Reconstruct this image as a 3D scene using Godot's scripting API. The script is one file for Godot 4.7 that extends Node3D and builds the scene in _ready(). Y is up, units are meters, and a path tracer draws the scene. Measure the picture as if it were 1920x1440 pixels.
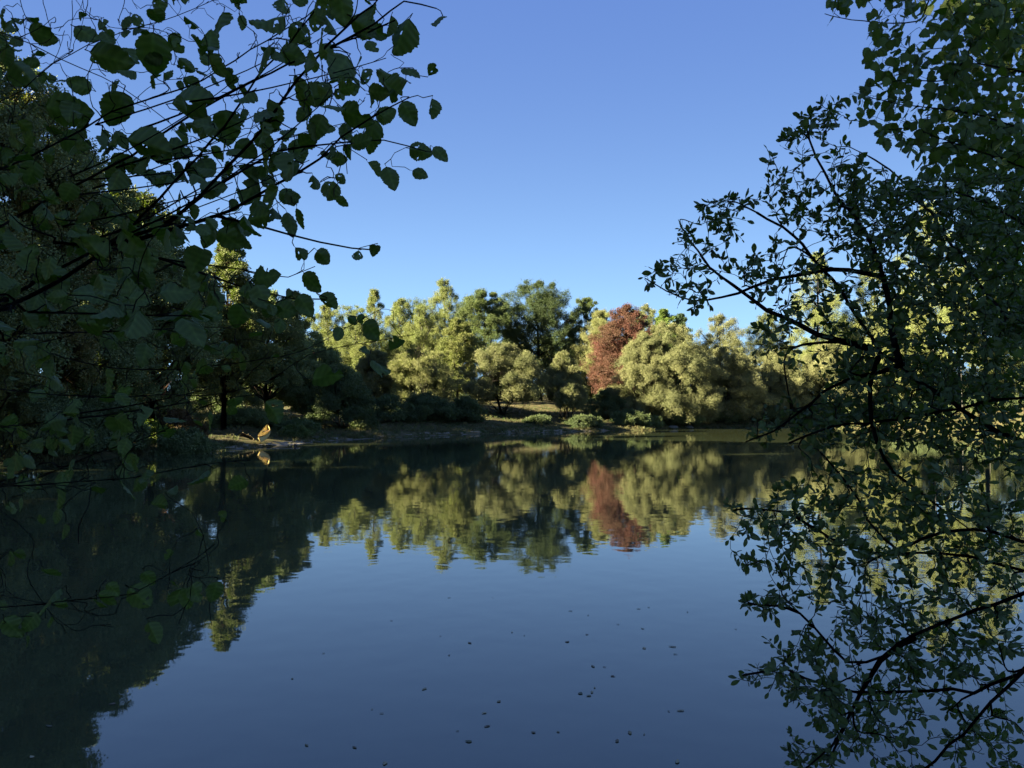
extends Node3D
# A pond in early autumn, seen from the shaded bank between a hazel and a willow. y up, metres, water surface at y = 0.

const F := 1493.0          # focal length of the photograph in its own pixels (1920 x 1440)
const EYE := Vector3(0, 1.9, 0)
const PITCH := 1.84
const SUN := Vector3(-0.872, 0.345, 0.347)   # towards the sun

var rng := RandomNumberGenerator.new()
var cam: Camera3D
var noise := FastNoiseLite.new()
var M := {}
var names := {}
var clump := {}
var leafs := {}
var made := 0
var beams: Array = []      # lines along which crowns stand open: [point, radius]
var shore := PackedVector2Array([
	Vector2(-6, -3.1), Vector2(-2.8, -3.3), Vector2(0, -2.9), Vector2(2.8, -3.3), Vector2(4.2, -4.4), Vector2(7, -5.2), Vector2(10, -8), Vector2(15, -14),
	Vector2(25, -30), Vector2(37, -50), Vector2(44, -70), Vector2(40, -80), Vector2(30, -82.5), Vector2(21, -81), Vector2(15.5, -77.5), Vector2(12, -73), Vector2(9, -72), Vector2(5, -68),
	Vector2(1.7, -65), Vector2(-3.3, -61.5), Vector2(-9, -53), Vector2(-11.4, -47.5), Vector2(-12.6, -41), Vector2(-13.6, -36), Vector2(-16.5, -32.5), Vector2(-18, -28),
	Vector2(-18, -20), Vector2(-16, -10), Vector2(-11, -5)])

func _ready() -> void:
	rng.seed = 7
	noise.seed = 3; noise.frequency = 1.0
	# --- camera, sky, sun, exposure
	cam = Camera3D.new(); cam.name = "camera"; add_child(cam)
	cam.position = EYE; cam.rotation_degrees = Vector3(PITCH, 0, 0)
	cam.fov = 51.5; cam.near = 0.05; cam.far = 1500.0; cam.current = true
	var sky_material := ProceduralSkyMaterial.new()
	sky_material.sky_top_color = srgb(0.0139, 0.0268, 0.0717)
	sky_material.sky_horizon_color = srgb(0.0734, 0.1304, 0.1848)
	sky_material.sky_curve = 0.12
	sky_material.ground_bottom_color = srgb(0.02, 0.024, 0.02)
	sky_material.ground_horizon_color = srgb(0.07, 0.10, 0.12)
	sky_material.sun_angle_max = 12.0; sky_material.sun_curve = 0.06
	var sky := Sky.new(); sky.sky_material = sky_material
	var env := Environment.new()
	env.background_mode = Environment.BG_SKY; env.sky = sky
	env.tonemap_mode = Environment.TONE_MAPPER_LINEAR
	env.tonemap_exposure = 9.2
	env.sdfgi_enabled = true; env.ssao_enabled = true; env.ssil_enabled = true
	var we := WorldEnvironment.new(); we.name = "world_environment"; we.environment = env; add_child(we)
	var sun := DirectionalLight3D.new(); sun.name = "sun"; add_child(sun)
	sun.light_energy = 1.6; sun.light_color = Color(1.0, 0.95, 0.80); sun.light_angular_distance = 0.5; sun.shadow_enabled = true
	sun.look_at_from_position(Vector3.ZERO, -SUN, Vector3.UP)

	make_materials()
	make_leaf_shapes()
	# crowns stand open where the photograph shows sun on the bank beyond
	for b in [[Vector3(-13.05, 0.7, -42.2), 1.9], [Vector3(-14.6, 0.7, -42.6), 1.6], [P(425, 470, 46), 1.6], [P(960, 788, 70), 1.3], [P(1060, 768, 75), 1.2], [P(200, 705, 2.0), 0.20], [P(280, 815, 36), 1.0], [P(330, 800, 36), 0.8]]:
		beams.append(b)
	# --- the setting
	make_ground()
	make_water()
	make_mud()
	make_grass()
	# --- trees and shrubs
	make_far_bank()
	make_left_bank()
	make_near_wood()
	# --- things on the bank and on the water
	make_canoe()
	make_bank_things()
	# --- the branches that frame the view
	make_hazel()
	make_willow()
	make_birch()
	make_floating_leaves()
	print("tufts ", made)

# ---------------------------------------------------------------- small helpers
func srgb(r: float, g: float, b: float) -> Color:
	return Color(r, g, b).linear_to_srgb()

func P(px: float, py: float, d: float) -> Vector3:
	var v := Vector3((px - 960.0) / F * d, (720.0 - py) / F * d, -d)
	return EYE + v.rotated(Vector3.RIGHT, deg_to_rad(PITCH))

func to_px(p: Vector3) -> Vector3:
	var v := (p - EYE).rotated(Vector3.RIGHT, -deg_to_rad(PITCH))
	var d := maxf(-v.z, 0.01)
	return Vector3(960.0 + v.x / d * F, 720.0 - v.y / d * F, d)

func rr(a: float, b: float) -> float:
	return rng.randf_range(a, b)

func rdir() -> Vector3:
	var z := rr(-1, 1); var a := rr(0, TAU); var s := sqrt(1 - z * z)
	return Vector3(s * cos(a), z, s * sin(a))

func numbered(called: String) -> String:
	var n: int = names.get(called, 0)
	names[called] = n + 1
	return called if n == 0 else "%s_%03d" % [called, n]

func tag(o: Node3D, label: String, category: String, group := "", kind := "") -> void:
	if label: o.set_meta("label", label)
	if category: o.set_meta("category", category)
	if group: o.set_meta("group", group)
	if kind: o.set_meta("kind", kind)

func thing(called: String, label: String, category: String, at: Vector3, group := "") -> Node3D:
	var o := Node3D.new(); o.name = numbered(called); add_child(o, true); o.position = at
	tag(o, label, category, group)
	return o

func part(called: String, mesh: Mesh, material: Material, parent: Node3D, at := Transform3D()) -> MeshInstance3D:
	var o := MeshInstance3D.new(); o.name = called; o.mesh = mesh
	if material: o.material_override = material
	parent.add_child(o, true); o.transform = at
	return o

class Shape:
	var v := PackedVector3Array()
	var n := PackedVector3Array()
	var c := PackedColorArray()
	var i := PackedInt32Array()
	func tube(pts: PackedVector3Array, rad: PackedFloat32Array, sides: int) -> void:
		var m := pts.size()
		if m < 2: return
		var base := v.size()
		var t0 := (pts[1] - pts[0]).normalized()
		var side := t0.cross(Vector3.UP if absf(t0.y) < 0.9 else Vector3.RIGHT).normalized()
		for k in m:
			var t := (pts[mini(k + 1, m - 1)] - pts[maxi(k - 1, 0)]).normalized()
			side = (side - t * side.dot(t)).normalized()
			var up := t.cross(side)
			for s in sides:
				var a := TAU * s / sides
				var o := side * cos(a) + up * sin(a)
				v.append(pts[k] + o * rad[k]); n.append(o)
		for k in m - 1:
			for s in sides:
				var a := base + k * sides + s; var b := base + k * sides + (s + 1) % sides
				i.append_array([a, b, a + sides, b, b + sides, a + sides])
		v.append(pts[m - 1] + (pts[m - 1] - pts[m - 2]).normalized() * rad[m - 1]); n.append((pts[m - 1] - pts[m - 2]).normalized())
		for s in sides:
			i.append_array([base + (m - 1) * sides + s, base + (m - 1) * sides + (s + 1) % sides, v.size() - 1])
	func put(src: Shape, t: Transform3D, col: Color) -> void:
		var base := v.size()
		v.append_array(t * src.v)
		var nb := t.basis.orthonormalized()
		for q in src.n: n.append(nb * q)
		for q in src.v.size(): c.append(col * src.c[q] if q < src.c.size() else col)
		for q in src.i: i.append(base + q)
	func quad(a: Vector3, b: Vector3, d: Vector3, e: Vector3) -> void:
		var base := v.size(); var nn := (d - a).cross(b - a).normalized()
		for q in [a, b, d, e]:
			v.append(q); n.append(nn)
		i.append_array([base, base + 1, base + 2, base, base + 2, base + 3])
	func mesh() -> ArrayMesh:
		var a := []; a.resize(Mesh.ARRAY_MAX)
		a[Mesh.ARRAY_VERTEX] = v
		if n.size() == v.size(): a[Mesh.ARRAY_NORMAL] = n
		if c.size() == v.size(): a[Mesh.ARRAY_COLOR] = c
		a[Mesh.ARRAY_INDEX] = i
		var m := ArrayMesh.new(); m.add_surface_from_arrays(Mesh.PRIMITIVE_TRIANGLES, a)
		return m

func smooth(pts: Array, step: float) -> PackedVector3Array:
	var out := PackedVector3Array()
	for k in pts.size() - 1:
		var a: Vector3 = pts[maxi(k - 1, 0)]; var b: Vector3 = pts[k]; var c: Vector3 = pts[k + 1]; var d: Vector3 = pts[mini(k + 2, pts.size() - 1)]
		var m := maxi(1, int(b.distance_to(c) / step))
		for q in m: out.append(b.cubic_interpolate(c, a, d, float(q) / m))
	out.append(pts[-1])
	return out

func noise_texture(size: int, freq: float, ramp: Array, s: int, octaves := 4) -> ImageTexture:
	var f := FastNoiseLite.new(); f.seed = s; f.frequency = freq; f.fractal_octaves = octaves
	var im := f.get_seamless_image(size, size)
	var out := Image.create(size, size, false, Image.FORMAT_RGB8)
	var g := Gradient.new()
	g.offsets = PackedFloat32Array(); g.colors = PackedColorArray()
	var offs := PackedFloat32Array(); var cols := PackedColorArray()
	for k in ramp.size():
		offs.append(float(k) / (ramp.size() - 1)); cols.append(ramp[k])
	g.offsets = offs; g.colors = cols
	for y in size:
		for x in size: out.set_pixel(x, y, g.sample(im.get_pixel(x, y).r))
	return ImageTexture.create_from_image(out)

# ---------------------------------------------------------------- materials
func leaf_material(rough: float, glow: Color, spec := 0.4) -> StandardMaterial3D:
	var m := StandardMaterial3D.new()
	m.vertex_color_use_as_albedo = true
	m.roughness = rough; m.metallic_specular = spec
	m.backlight_enabled = true; m.backlight = glow
	m.cull_mode = BaseMaterial3D.CULL_DISABLED
	return m

func bark(a: Color, b: Color, scale: float, s: int) -> StandardMaterial3D:
	var m := StandardMaterial3D.new()
	m.albedo_texture = noise_texture(128, 0.03, [a, b, a, b], s, 5)
	m.uv1_triplanar = true; m.uv1_scale = Vector3(scale, scale * 0.35, scale)
	m.roughness = 0.9
	return m

func make_materials() -> void:
	M.crown = leaf_material(0.65, Color(0.62, 0.70, 0.30), 0.35)
	M.leaf = leaf_material(0.6, Color(0.66, 0.85, 0.20), 0.35)
	M.bark = bark(srgb(0.05, 0.042, 0.034), srgb(0.13, 0.11, 0.09), 1.2, 5)
	M.red_bark = bark(srgb(0.07, 0.04, 0.03), srgb(0.16, 0.10, 0.075), 1.2, 6)
	M.birch = bark(srgb(0.50, 0.48, 0.44), srgb(0.16, 0.15, 0.14), 0.8, 7)
	M.twig = bark(srgb(0.035, 0.026, 0.022), srgb(0.085, 0.065, 0.055), 30.0, 8)
	M.dead = bark(srgb(0.22, 0.20, 0.17), srgb(0.34, 0.31, 0.27), 6.0, 9)
	var g := StandardMaterial3D.new()
	g.albedo_texture = noise_texture(512, 0.012, [srgb(0.032, 0.030, 0.015), srgb(0.085, 0.064, 0.034), srgb(0.050, 0.056, 0.020), srgb(0.145, 0.110, 0.058), srgb(0.060, 0.048, 0.026)], 11, 6)
	g.uv1_triplanar = true; g.uv1_world_triplanar = true; g.uv1_scale = Vector3(0.16, 0.16, 0.16)
	g.roughness = 1.0; g.metallic_specular = 0.2
	M.ground = g
	var w := StandardMaterial3D.new()
	w.albedo_color = srgb(0.046, 0.055, 0.027)
	w.roughness = 0.02; w.metallic_specular = 0.68
	var f := FastNoiseLite.new(); f.seed = 21; f.frequency = 0.012; f.fractal_octaves = 3; f.fractal_gain = 0.42
	var im := f.get_seamless_image(1024, 1024)
	im.convert(Image.FORMAT_RGBA8)
	im.bump_map_to_normal_map(24.0)
	w.normal_enabled = true; w.normal_texture = ImageTexture.create_from_image(im); w.normal_scale = 0.006
	w.uv1_triplanar = true; w.uv1_world_triplanar = true; w.uv1_scale = Vector3(0.15, 0.15, 0.15)
	M.water = w

# ---------------------------------------------------------------- leaf shapes
func blade(rows: int, cols: int, width: Callable, fold: float, curl: float, wave: float, holes: Array, petiole: float) -> Shape:
	# a leaf along +y, its face to +z, of length 1 from the start of the stalk
	var s := Shape.new()
	for r in rows + 1:
		var t := float(r) / rows
		for c in cols + 1:
			var u := 2.0 * c / cols - 1.0
			var w: float = width.call(t, signf(u), absf(u))
			var x := u * w
			var y := petiole + t * (1.0 - petiole)
			var z := -fold * absf(x) - curl * t * t + wave * sin(t * 34.0 - absf(u) * 5.0) * absf(u) + wave * 1.6 * sin(t * 7.0 + u * 3.0)
			s.v.append(Vector3(x, y, z))
			var vein := 1.0 + 0.16 * sin(t * 34.0 - absf(u) * 5.0) + (0.35 if absf(u) < 0.05 else 0.0)
			s.c.append(Color(vein, vein, vein))
	var kept := PackedInt32Array()
	for r in rows:
		for c in cols:
			var a := r * (cols + 1) + c; var b := a + 1; var d := a + cols + 1; var e := d + 1
			for t in [[a, d, b], [b, d, e]]:
				var m: Vector3 = (s.v[t[0]] + s.v[t[1]] + s.v[t[2]]) / 3.0
				var gone := false
				for h in holes:
					if Vector2(m.x - h[0], (m.y - h[1]) * 0.9).length() < h[2]: gone = true
				if not gone: kept.append_array(t)
	s.i = kept
	var nn := PackedVector3Array(); nn.resize(s.v.size())
	for k in range(0, kept.size(), 3):
		var q := (s.v[kept[k + 2]] - s.v[kept[k]]).cross(s.v[kept[k + 1]] - s.v[kept[k]])
		for j in 3: nn[kept[k + j]] += q
	for k in nn.size(): nn[k] = nn[k].normalized() if nn[k].length() > 0 else Vector3.BACK
	s.n = nn
	if petiole > 0:
		s.tube(PackedVector3Array([Vector3(0, 0, 0.02), Vector3(0, petiole * 0.6, 0.008), Vector3(0, petiole + 0.05, 0)]), PackedFloat32Array([0.012, 0.010, 0.008]), 4)
	return s

func make_leaf_shapes() -> void:
	var hazel: Array = []
	for k in 12:
		var off := rr(0, 9); var bite := rr(0.15, 0.85); var bside := 1.0 if k % 2 else -1.0; var deep := rr(0.35, 0.75) if k % 3 == 0 else 0.0; var broad := rr(0.31, 0.43)
		var width := func(t: float, sd: float, u: float) -> float:
			var w: float = broad * pow(sin(PI * pow(clampf(t, 0.0, 1.0), 0.82)), 0.62) * (1.0 - 0.16 * t)
			w *= 1.0 + 0.055 * sin(t * 60.0 + off + sd) + 0.04 * sin(t * 23.0 + off * 2.0 + sd * 2.0)
			if deep > 0 and sd == bside: w *= 1.0 - deep * exp(-pow((t - bite) / 0.10, 2.0)) * u
			return w if t < 0.995 else 0.0
		var holes: Array = []
		for h in (rng.randi_range(1, 4) if k % 4 == 1 else 0): holes.append([rr(-0.26, 0.26), rr(0.35, 0.85), rr(0.018, 0.055)])
		hazel.append(blade(22, 10, width, [0.1, 0.35, 0.0, 0.9, 0.2, 0.55][k % 6], rr(-0.15, 0.45), rr(0.010, 0.022), holes, 0.14))
	leafs.hazel = hazel
	var willow: Array = []
	for k in 6:
		var broad := rr(0.17, 0.25)
		var width := func(t: float, sd: float, u: float) -> float:
			return broad * pow(sin(PI * pow(t, 1.25)), 0.75) * (1.0 + 0.05 * sin(t * 19.0 + sd + k))
		willow.append(blade(7, 2, width, rr(0.1, 0.5), rr(-0.2, 0.35), 0.012, [], 0.10))
	leafs.willow = willow
	var birch: Array = []
	for k in 6:
		var broad := rr(0.33, 0.42)
		var width := func(t: float, sd: float, u: float) -> float:
			var w: float = broad * pow(sin(PI * pow(clampf(t, 0, 1), 0.62)), 0.8) * (1.0 - 0.2 * t)
			return w * (1.0 + 0.11 * sin(t * 30.0 + sd * 0.6 + k))
		birch.append(blade(12, 2, width, rr(0.0, 0.4), rr(-0.15, 0.3), 0.01, [], 0.26))
	leafs.birch = birch
	# tufts for crowns too far away for single leaves: a dozen leaves round a twig
	clump.broad = tuft(12, 0.40, 0.25, 0.0)
	clump.willow = tuft(15, 0.42, 0.14, 0.25)
	clump.birch = tuft(13, 0.30, 0.21, -0.45)
	clump.oak = tuft(13, 0.38, 0.25, 0.1)
	clump.grass = grass_tuft()

func tuft(count: int, length: float, wide: float, rise: float) -> ArrayMesh:
	var s := Shape.new()
	for k in count:
		var d := rdir(); d.y *= 0.8
		var o := d * rr(0.25, 0.85)
		var y := (d + Vector3(0, rise, 0) + rdir() * 0.6).normalized()
		var x := y.cross(rdir()).normalized()
		var z := x.cross(y)
		var l := length * rr(0.75, 1.25); var w := wide * rr(0.8, 1.2)
		var base := s.v.size()
		s.v.append(o); s.v.append(o + y * l * 0.5 + x * w * 0.5 + z * w * 0.18); s.v.append(o + y * l); s.v.append(o + y * l * 0.5 - x * w * 0.5 + z * w * 0.18)
		s.i.append_array([base, base + 1, base + 2, base, base + 2, base + 3])
	return s.mesh()

func grass_tuft() -> ArrayMesh:
	var s := Shape.new()
	for k in 12:
		var a := rr(0, TAU); var o := Vector3(cos(a), 0, sin(a)) * rr(0.0, 0.35)
		var lean := Vector3(cos(a), 0, sin(a)).rotated(Vector3.UP, rr(-1, 1)) * rr(0.1, 0.7); var h := rr(0.5, 1.0); var sd := Vector3(-sin(a), 0, cos(a)) * 0.035
		var base := s.v.size()
		s.v.append_array([o - sd, o + sd, o + lean * 0.35 + Vector3(0, h * 0.6, 0) + sd * 0.8, o + lean * 0.35 + Vector3(0, h * 0.6, 0) - sd * 0.8, o + lean + Vector3(0, h, 0)])
		s.i.append_array([base, base + 1, base + 2, base, base + 2, base + 3, base + 3, base + 2, base + 4])
	return s.mesh()

# ---------------------------------------------------------------- ground and water
func shore_distance(x: float, z: float) -> float:
	# metres outside the pond; negative over the water
	var p := Vector2(x, z); var best := 1e9
	for k in shore.size():
		var a := shore[k]; var b := shore[(k + 1) % shore.size()]
		var ab := b - a
		var t := clampf((p - a).dot(ab) / ab.length_squared(), 0, 1)
		best = minf(best, p.distance_squared_to(a + ab * t))
	var d := sqrt(best)
	return -d if Geometry2D.is_point_in_polygon(p, shore) else d

func ground_height(x: float, z: float) -> float:
	var d := shore_distance(x, z) + 0.45 * noise.get_noise_2d(x * 0.45, z * 0.45) * (1.0 if z < -6 else 0.3)
	if d < 0: return maxf(-1.6, -0.03 + d * 0.22)
	var slope := 0.05 if z > -10 else (0.10 if x < -10 else 0.155)
	return 0.16 * (1.0 - exp(-d / 0.5)) + slope * minf(d, 16.0) + 0.02 * maxf(d - 16.0, 0.0) + 0.30 * noise.get_noise_2d(x * 0.16, z * 0.16) * clampf(d / 5.0, 0, 1) + 0.05 * noise.get_noise_2d(x * 1.3, z * 1.3) * clampf(d, 0, 1)

func make_ground() -> void:
	var xs: Array = [-700.0, -400.0, -220.0, -140.0, -100.0, -80.0]; var zs: Array = [-900.0, -500.0, -300.0, -200.0, -160.0, -135.0]
	var x := -66.0
	while x < 70.0:
		xs.append(x); x += 0.8 if x > -26 and x < 48 else 3.0
	xs.append_array([80.0, 100.0, 140.0, 220.0, 400.0, 700.0])
	var z := -118.0
	while z < 20.0:
		zs.append(z); z += 0.8 if z > -92 and z < 2 else 3.0
	zs.append_array([30.0, 50.0, 90.0, 160.0, 300.0])
	var st := SurfaceTool.new(); st.begin(Mesh.PRIMITIVE_TRIANGLES); st.set_smooth_group(0)
	for b in zs:
		for a in xs: st.add_vertex(Vector3(a, ground_height(a, b), b))
	var w := xs.size()
	for r in zs.size() - 1:
		for c in w - 1:
			var k := r * w + c
			for q in [k, k + 1, k + w, k + 1, k + w + 1, k + w]: st.add_index(q)
	st.generate_normals()
	var o := part("ground", st.commit(), M.ground, self)
	tag(o, "grassy earth banks sloping down to the pond", "ground", "", "structure")

func make_water() -> void:
	var s := Shape.new()
	s.quad(Vector3(-24, 0, -90), Vector3(50, 0, -90), Vector3(50, 0, -1), Vector3(-24, 0, -1))
	var o := part("water", s.mesh(), M.water, self)
	tag(o, "still dark pond water mirroring the trees and sky", "water", "", "structure")

func make_mud() -> void:
	# a thin bare rim of dried mud along the left and far shore
	var line: Array = []
	for q in [Vector2(-13.6, -36), Vector2(-12.6, -41), Vector2(-11.4, -47.5), Vector2(-9, -53), Vector2(-3.3, -61.5), Vector2(1.7, -65), Vector2(5, -68), Vector2(9, -72)]: line.append(Vector3(q.x, 0, q.y))
	var pts := smooth(line, 0.5)
	var s := Shape.new()
	for k in pts.size() - 1:
		var t := (pts[k + 1] - pts[k]).normalized(); var out := Vector3(t.z, 0, -t.x) * -1.0
		if shore_distance(pts[k].x + out.x, pts[k].z + out.z) < 0: out = -out
		# walk out to where the bank meets the water
		var e := pts[k] - out * 0.9
		for j in 36:
			if ground_height(e.x, e.z) > 0.0: break
			e += out * 0.05
		var w := 0.10 + 0.14 * absf(noise.get_noise_1d(k * 0.21)) + 0.10 * absf(noise.get_noise_1d(k * 0.9))
		s.v.append(Vector3(e.x, 0.006, e.z) - out * w); s.v.append(Vector3(e.x, 0.03, e.z) + out * 0.12)
		s.v.append(Vector3(e.x, 0.012, e.z) + out * (w + 0.25) + Vector3(0, ground_height(e.x + out.x * (w + 0.25), e.z + out.z * (w + 0.25)), 0))
		if k > 0:
			var a := (k - 1) * 3
			s.i.append_array([a, a + 3, a + 1, a + 1, a + 3, a + 4, a + 1, a + 4, a + 2, a + 2, a + 4, a + 5])
	var m := StandardMaterial3D.new(); m.albedo_texture = noise_texture(128, 0.03, [srgb(0.10, 0.08, 0.055), srgb(0.20, 0.17, 0.12), srgb(0.13, 0.11, 0.075)], 41); m.uv1_triplanar = true; m.uv1_world_triplanar = true; m.uv1_scale = Vector3(0.7, 0.7, 0.7); m.roughness = 0.9
	var o := part("shore", s.mesh(), m, self)
	tag(o, "pale rim of dried mud along the waterline", "shore", "", "structure")

func scatter(called: String, mesh: Mesh, material: Material, rows: Array, parent: Node3D) -> MultiMeshInstance3D:
	# rows: [Transform3D, Color]
	var mm := MultiMesh.new(); mm.transform_format = MultiMesh.TRANSFORM_3D; mm.use_colors = true; mm.mesh = mesh; mm.instance_count = rows.size()
	for k in rows.size():
		mm.set_instance_transform(k, rows[k][0]); mm.set_instance_color(k, rows[k][1])
	var o := MultiMeshInstance3D.new(); o.name = called; o.multimesh = mm; o.material_override = material
	parent.add_child(o, true)
	return o

func make_grass() -> void:
	var rows: Array = []
	var tries := 0
	while rows.size() < 30000 and tries < 150000:
		tries += 1
		var x := rr(-24, 48); var z := rr(-94, -28)
		if rng.randf() < 0.08:
			x = rr(-9, 9); z = rr(-4, 1.5)
			if absf(x) < 0.9 - z: continue
		var d := shore_distance(x, z)
		if d < -0.2 or d > 12 or (d > 3 and rng.randf() < 0.4): continue
		var bare := Vector2(x + 13.8, z + 42.5).length() < 3.2
		if bare and rng.randf() < 0.93: continue
		var thick := noise.get_noise_2d(x * 0.35, z * 0.35)
		if rng.randf() > 0.55 + thick * 0.9: continue
		var h := rr(0.10, 0.30) * (1.3 if d < 0.7 else 1.0)
		var dry := clampf(0.45 + thick + rr(-0.3, 0.3), 0, 1)
		var col := Color(0.055, 0.085, 0.024).lerp(Color(0.15, 0.125, 0.06), dry) * rr(0.7, 1.2)
		rows.append([Transform3D(Basis.from_euler(Vector3(rr(-0.2, 0.2), rr(0, TAU), rr(-0.2, 0.2))).scaled(Vector3(h * 1.2, h, h * 1.2)), Vector3(x, ground_height(x, z) - 0.02, z)), col])
	var o := scatter("grass", clump.grass, M.crown, rows, self)
	tag(o, "tufts of green and dry grass covering the banks", "grass", "", "stuff")

# ---------------------------------------------------------------- trees
func profile(style: String, t: float) -> float:
	match style:
		"cone": return 1.15 * pow(1.0 - t, 0.75) * (0.35 + 0.65 * minf(1.0, t * 6.0 + 0.3))
		"birch": return pow(sin(PI * pow(clampf(t, 0.02, 0.985), 0.72)), 0.6) * (1.12 - 0.3 * t)
		"dome": return sqrt(maxf(0.02, 1.0 - t * t)) * (0.82 + 0.18 * minf(1.0, t * 4.0))
		"oak": return pow(sin(PI * (0.10 + 0.88 * t)), 0.55)
	return pow(sin(PI * (0.06 + 0.92 * t)), 0.7)

func lit_through(p: Vector3) -> bool:
	for b in beams:
		var q: Vector3 = p - b[0]
		var along := q.dot(SUN)
		if along > 0.4 and (q - SUN * along).length() < b[1]: return true
	return false

# a tree with a tapered trunk, limbs that reach into the lobes of its crown, and a crown of leaf tufts
func tree(o: Dictionary) -> Node3D:
	var h: float = o.h; var w: float = o.w; var style: String = o.get("style", "round"); var low: float = o.get("low", 0.25)
	var at := Vector3(o.x, ground_height(o.x, o.z) - 0.05, o.z)
	var root := thing(o.name, o.label, o.get("cat", "tree"), at, o.get("group", ""))
	var lobes: Array = []
	var count: int = int(o.get("lobes", 26) * 1.25)
	for k in count:
		var t := (k + rng.randf()) / count
		t = pow(t, o.get("bias", 1.0))
		var r := profile(style, t) * w
		var a := k * 2.4 + rr(-0.5, 0.5)
		var lr: float = w * rr(0.24, 0.42) * o.get("lobe", 1.0) * clampf(r / w + 0.15, 0.42, 1.0)
		var rad := maxf(0.0, r * 1.08 - lr * 0.6) * sqrt(rr(0.3, 1.0))
		lobes.append([Vector3(cos(a) * rad, h * (low + (1.0 - low) * t) - lr * 0.45 * t, sin(a) * rad), lr])
	lobes.append([Vector3(0, h * (low + (1 - low) * 0.5), 0), w * 0.35])
	for q in 3:
		var lr := w * (0.15 + 0.07 * q) * (0.55 if style == "cone" else 1.0)
		lobes.append([Vector3(rr(-0.12, 0.12) * w, h - w * (0.14 + 0.24 * q), rr(-0.12, 0.12) * w), lr])
	# trunk and limbs
	var s := Shape.new()
	var stems: int = o.get("stems", 1)
	var trunks: Array = []
	var r0: float = o.get("trunk", 0.012 * h + 0.05)
	for k in stems:
		var a := TAU * k / stems + rr(0, 1)
		var spread := 0.0 if stems == 1 else w * rr(0.2, 0.5)
		var top := Vector3(cos(a) * spread, h * (0.93 if stems == 1 else rr(0.6, 0.85)), sin(a) * spread)
		var foot := Vector3(cos(a), 0, sin(a)) * (0.0 if stems == 1 else r0 * 1.5)
		var pts := smooth([foot - Vector3(0, 0.2, 0), foot + Vector3(0, 0.02 * h, 0), foot.lerp(top, 0.35) + Vector3(rr(-1, 1), 0, rr(-1, 1)) * 0.05 * w, foot.lerp(top, 0.7) + Vector3(rr(-1, 1), 0, rr(-1, 1)) * 0.06 * w, top], h * 0.06)
		var rad := PackedFloat32Array()
		for q in pts.size():
			var t := float(q) / (pts.size() - 1)
			rad.append(r0 * (1.0 if stems == 1 else 0.6) * (pow(1.0 - t, 0.8) * 0.92 + 0.06) * (1.35 if q == 0 else 1.0))
		s.tube(pts, rad, 8)
		trunks.append(pts)
	for l in lobes:
		var tp: PackedVector3Array = trunks[rng.randi() % trunks.size()]
		var want: float = l[0].y - l[1] * 0.5 - Vector2(l[0].x, l[0].z).length() * 0.5
		var k0 := 1
		for q in tp.size():
			if tp[q].y < want: k0 = maxi(q, 1)
		var a: Vector3 = tp[mini(k0, tp.size() - 2)]
		var b: Vector3 = l[0]
		if a.distance_to(b) < 0.3: continue
		var pts := smooth([a, a.lerp(b, 0.5) + Vector3(0, -0.06 * w, 0) + rdir() * 0.06 * w, b, b + (b - a).normalized() * l[1] * 0.6], w * 0.12)
		var rl := r0 * rr(0.22, 0.36)
		var rad := PackedFloat32Array()
		for q in pts.size(): rad.append(rl * (1.0 - 0.85 * q / (pts.size() - 1)))
		s.tube(pts, rad, 5)
		for j in 3:
			var e: Vector3 = b + rdir() * l[1] * 0.9
			s.tube(PackedVector3Array([a.lerp(b, rr(0.55, 0.95)), b.lerp(e, 0.5) + rdir() * 0.1 * l[1], e]), PackedFloat32Array([rl * 0.45, rl * 0.25, rl * 0.08]), 4)
	part("trunk", s.mesh(), o.get("bark", M.bark), root)
	# crown
	var total := 0.0
	for l in lobes: total += l[1] * l[1]
	var want_n: int = int(o.get("n", 5000) * (1.9 if o.get("tuft", 0.26) < 0.3 else 1.2))
	var size: float = o.get("tuft", 0.26)
	var hang: float = o.get("hang", 0.0)
	var c0: Color = o.col; var c1: Color = o.get("col2", o.col)
	var rows: Array = []
	for l in lobes:
		var tone := rng.randf()
		var m := int(want_n * l[1] * l[1] / total)
		var tufts := maxi(5, int(m / 26.0))
		for q in tufts:
			var d := rdir()
			if d.y < -0.25 and rng.randf() < 0.6: d.y = -d.y
			var tc: Vector3 = l[0] + d * l[1] * rr(0.55, 1.0) * Vector3(1, 0.82, 1)
			var tr: float = l[1] * rr(0.22, 0.42)
			var shade := rr(0.8, 1.2)
			for j in 26:
				var g := rdir() * tr * pow(rng.randf(), 0.5)
				if hang > 0: g.y = g.y * 1.3 - absf(rng.randfn(0, hang))
				var p := tc + g
				if p.y < 0.15 or lit_through(at + p): continue
				var sz := size * rr(0.7, 1.25)
				var col := c0.lerp(c1, clampf(tone * 0.7 + rr(-0.1, 0.4), 0, 1)) * shade * rr(0.85, 1.15)
				rows.append([Transform3D(Basis.from_euler(Vector3(rr(-0.7, 0.7), rr(0, TAU), rr(-0.7, 0.7))).scaled(Vector3(sz, sz, sz)), p), col])
	# a few sprays that break the outline
	for q in int(want_n * 0.02):
		var l: Array = lobes[rng.randi() % lobes.size()]
		var p: Vector3 = l[0] + rdir() * l[1] * rr(1.0, 1.25)
		if p.y > 0.2 and not lit_through(at + p): rows.append([Transform3D(Basis.from_euler(Vector3(rr(-1, 1), rr(0, TAU), rr(-1, 1))).scaled(Vector3.ONE * size * 0.8), p), c0.lerp(c1, rng.randf())])
	var cr := scatter("crown", clump[o.get("tuft_kind", "broad")], M.crown, rows, root)
	cr.set_meta("kind", "stuff")
	made += rows.size()
	return root

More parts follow.
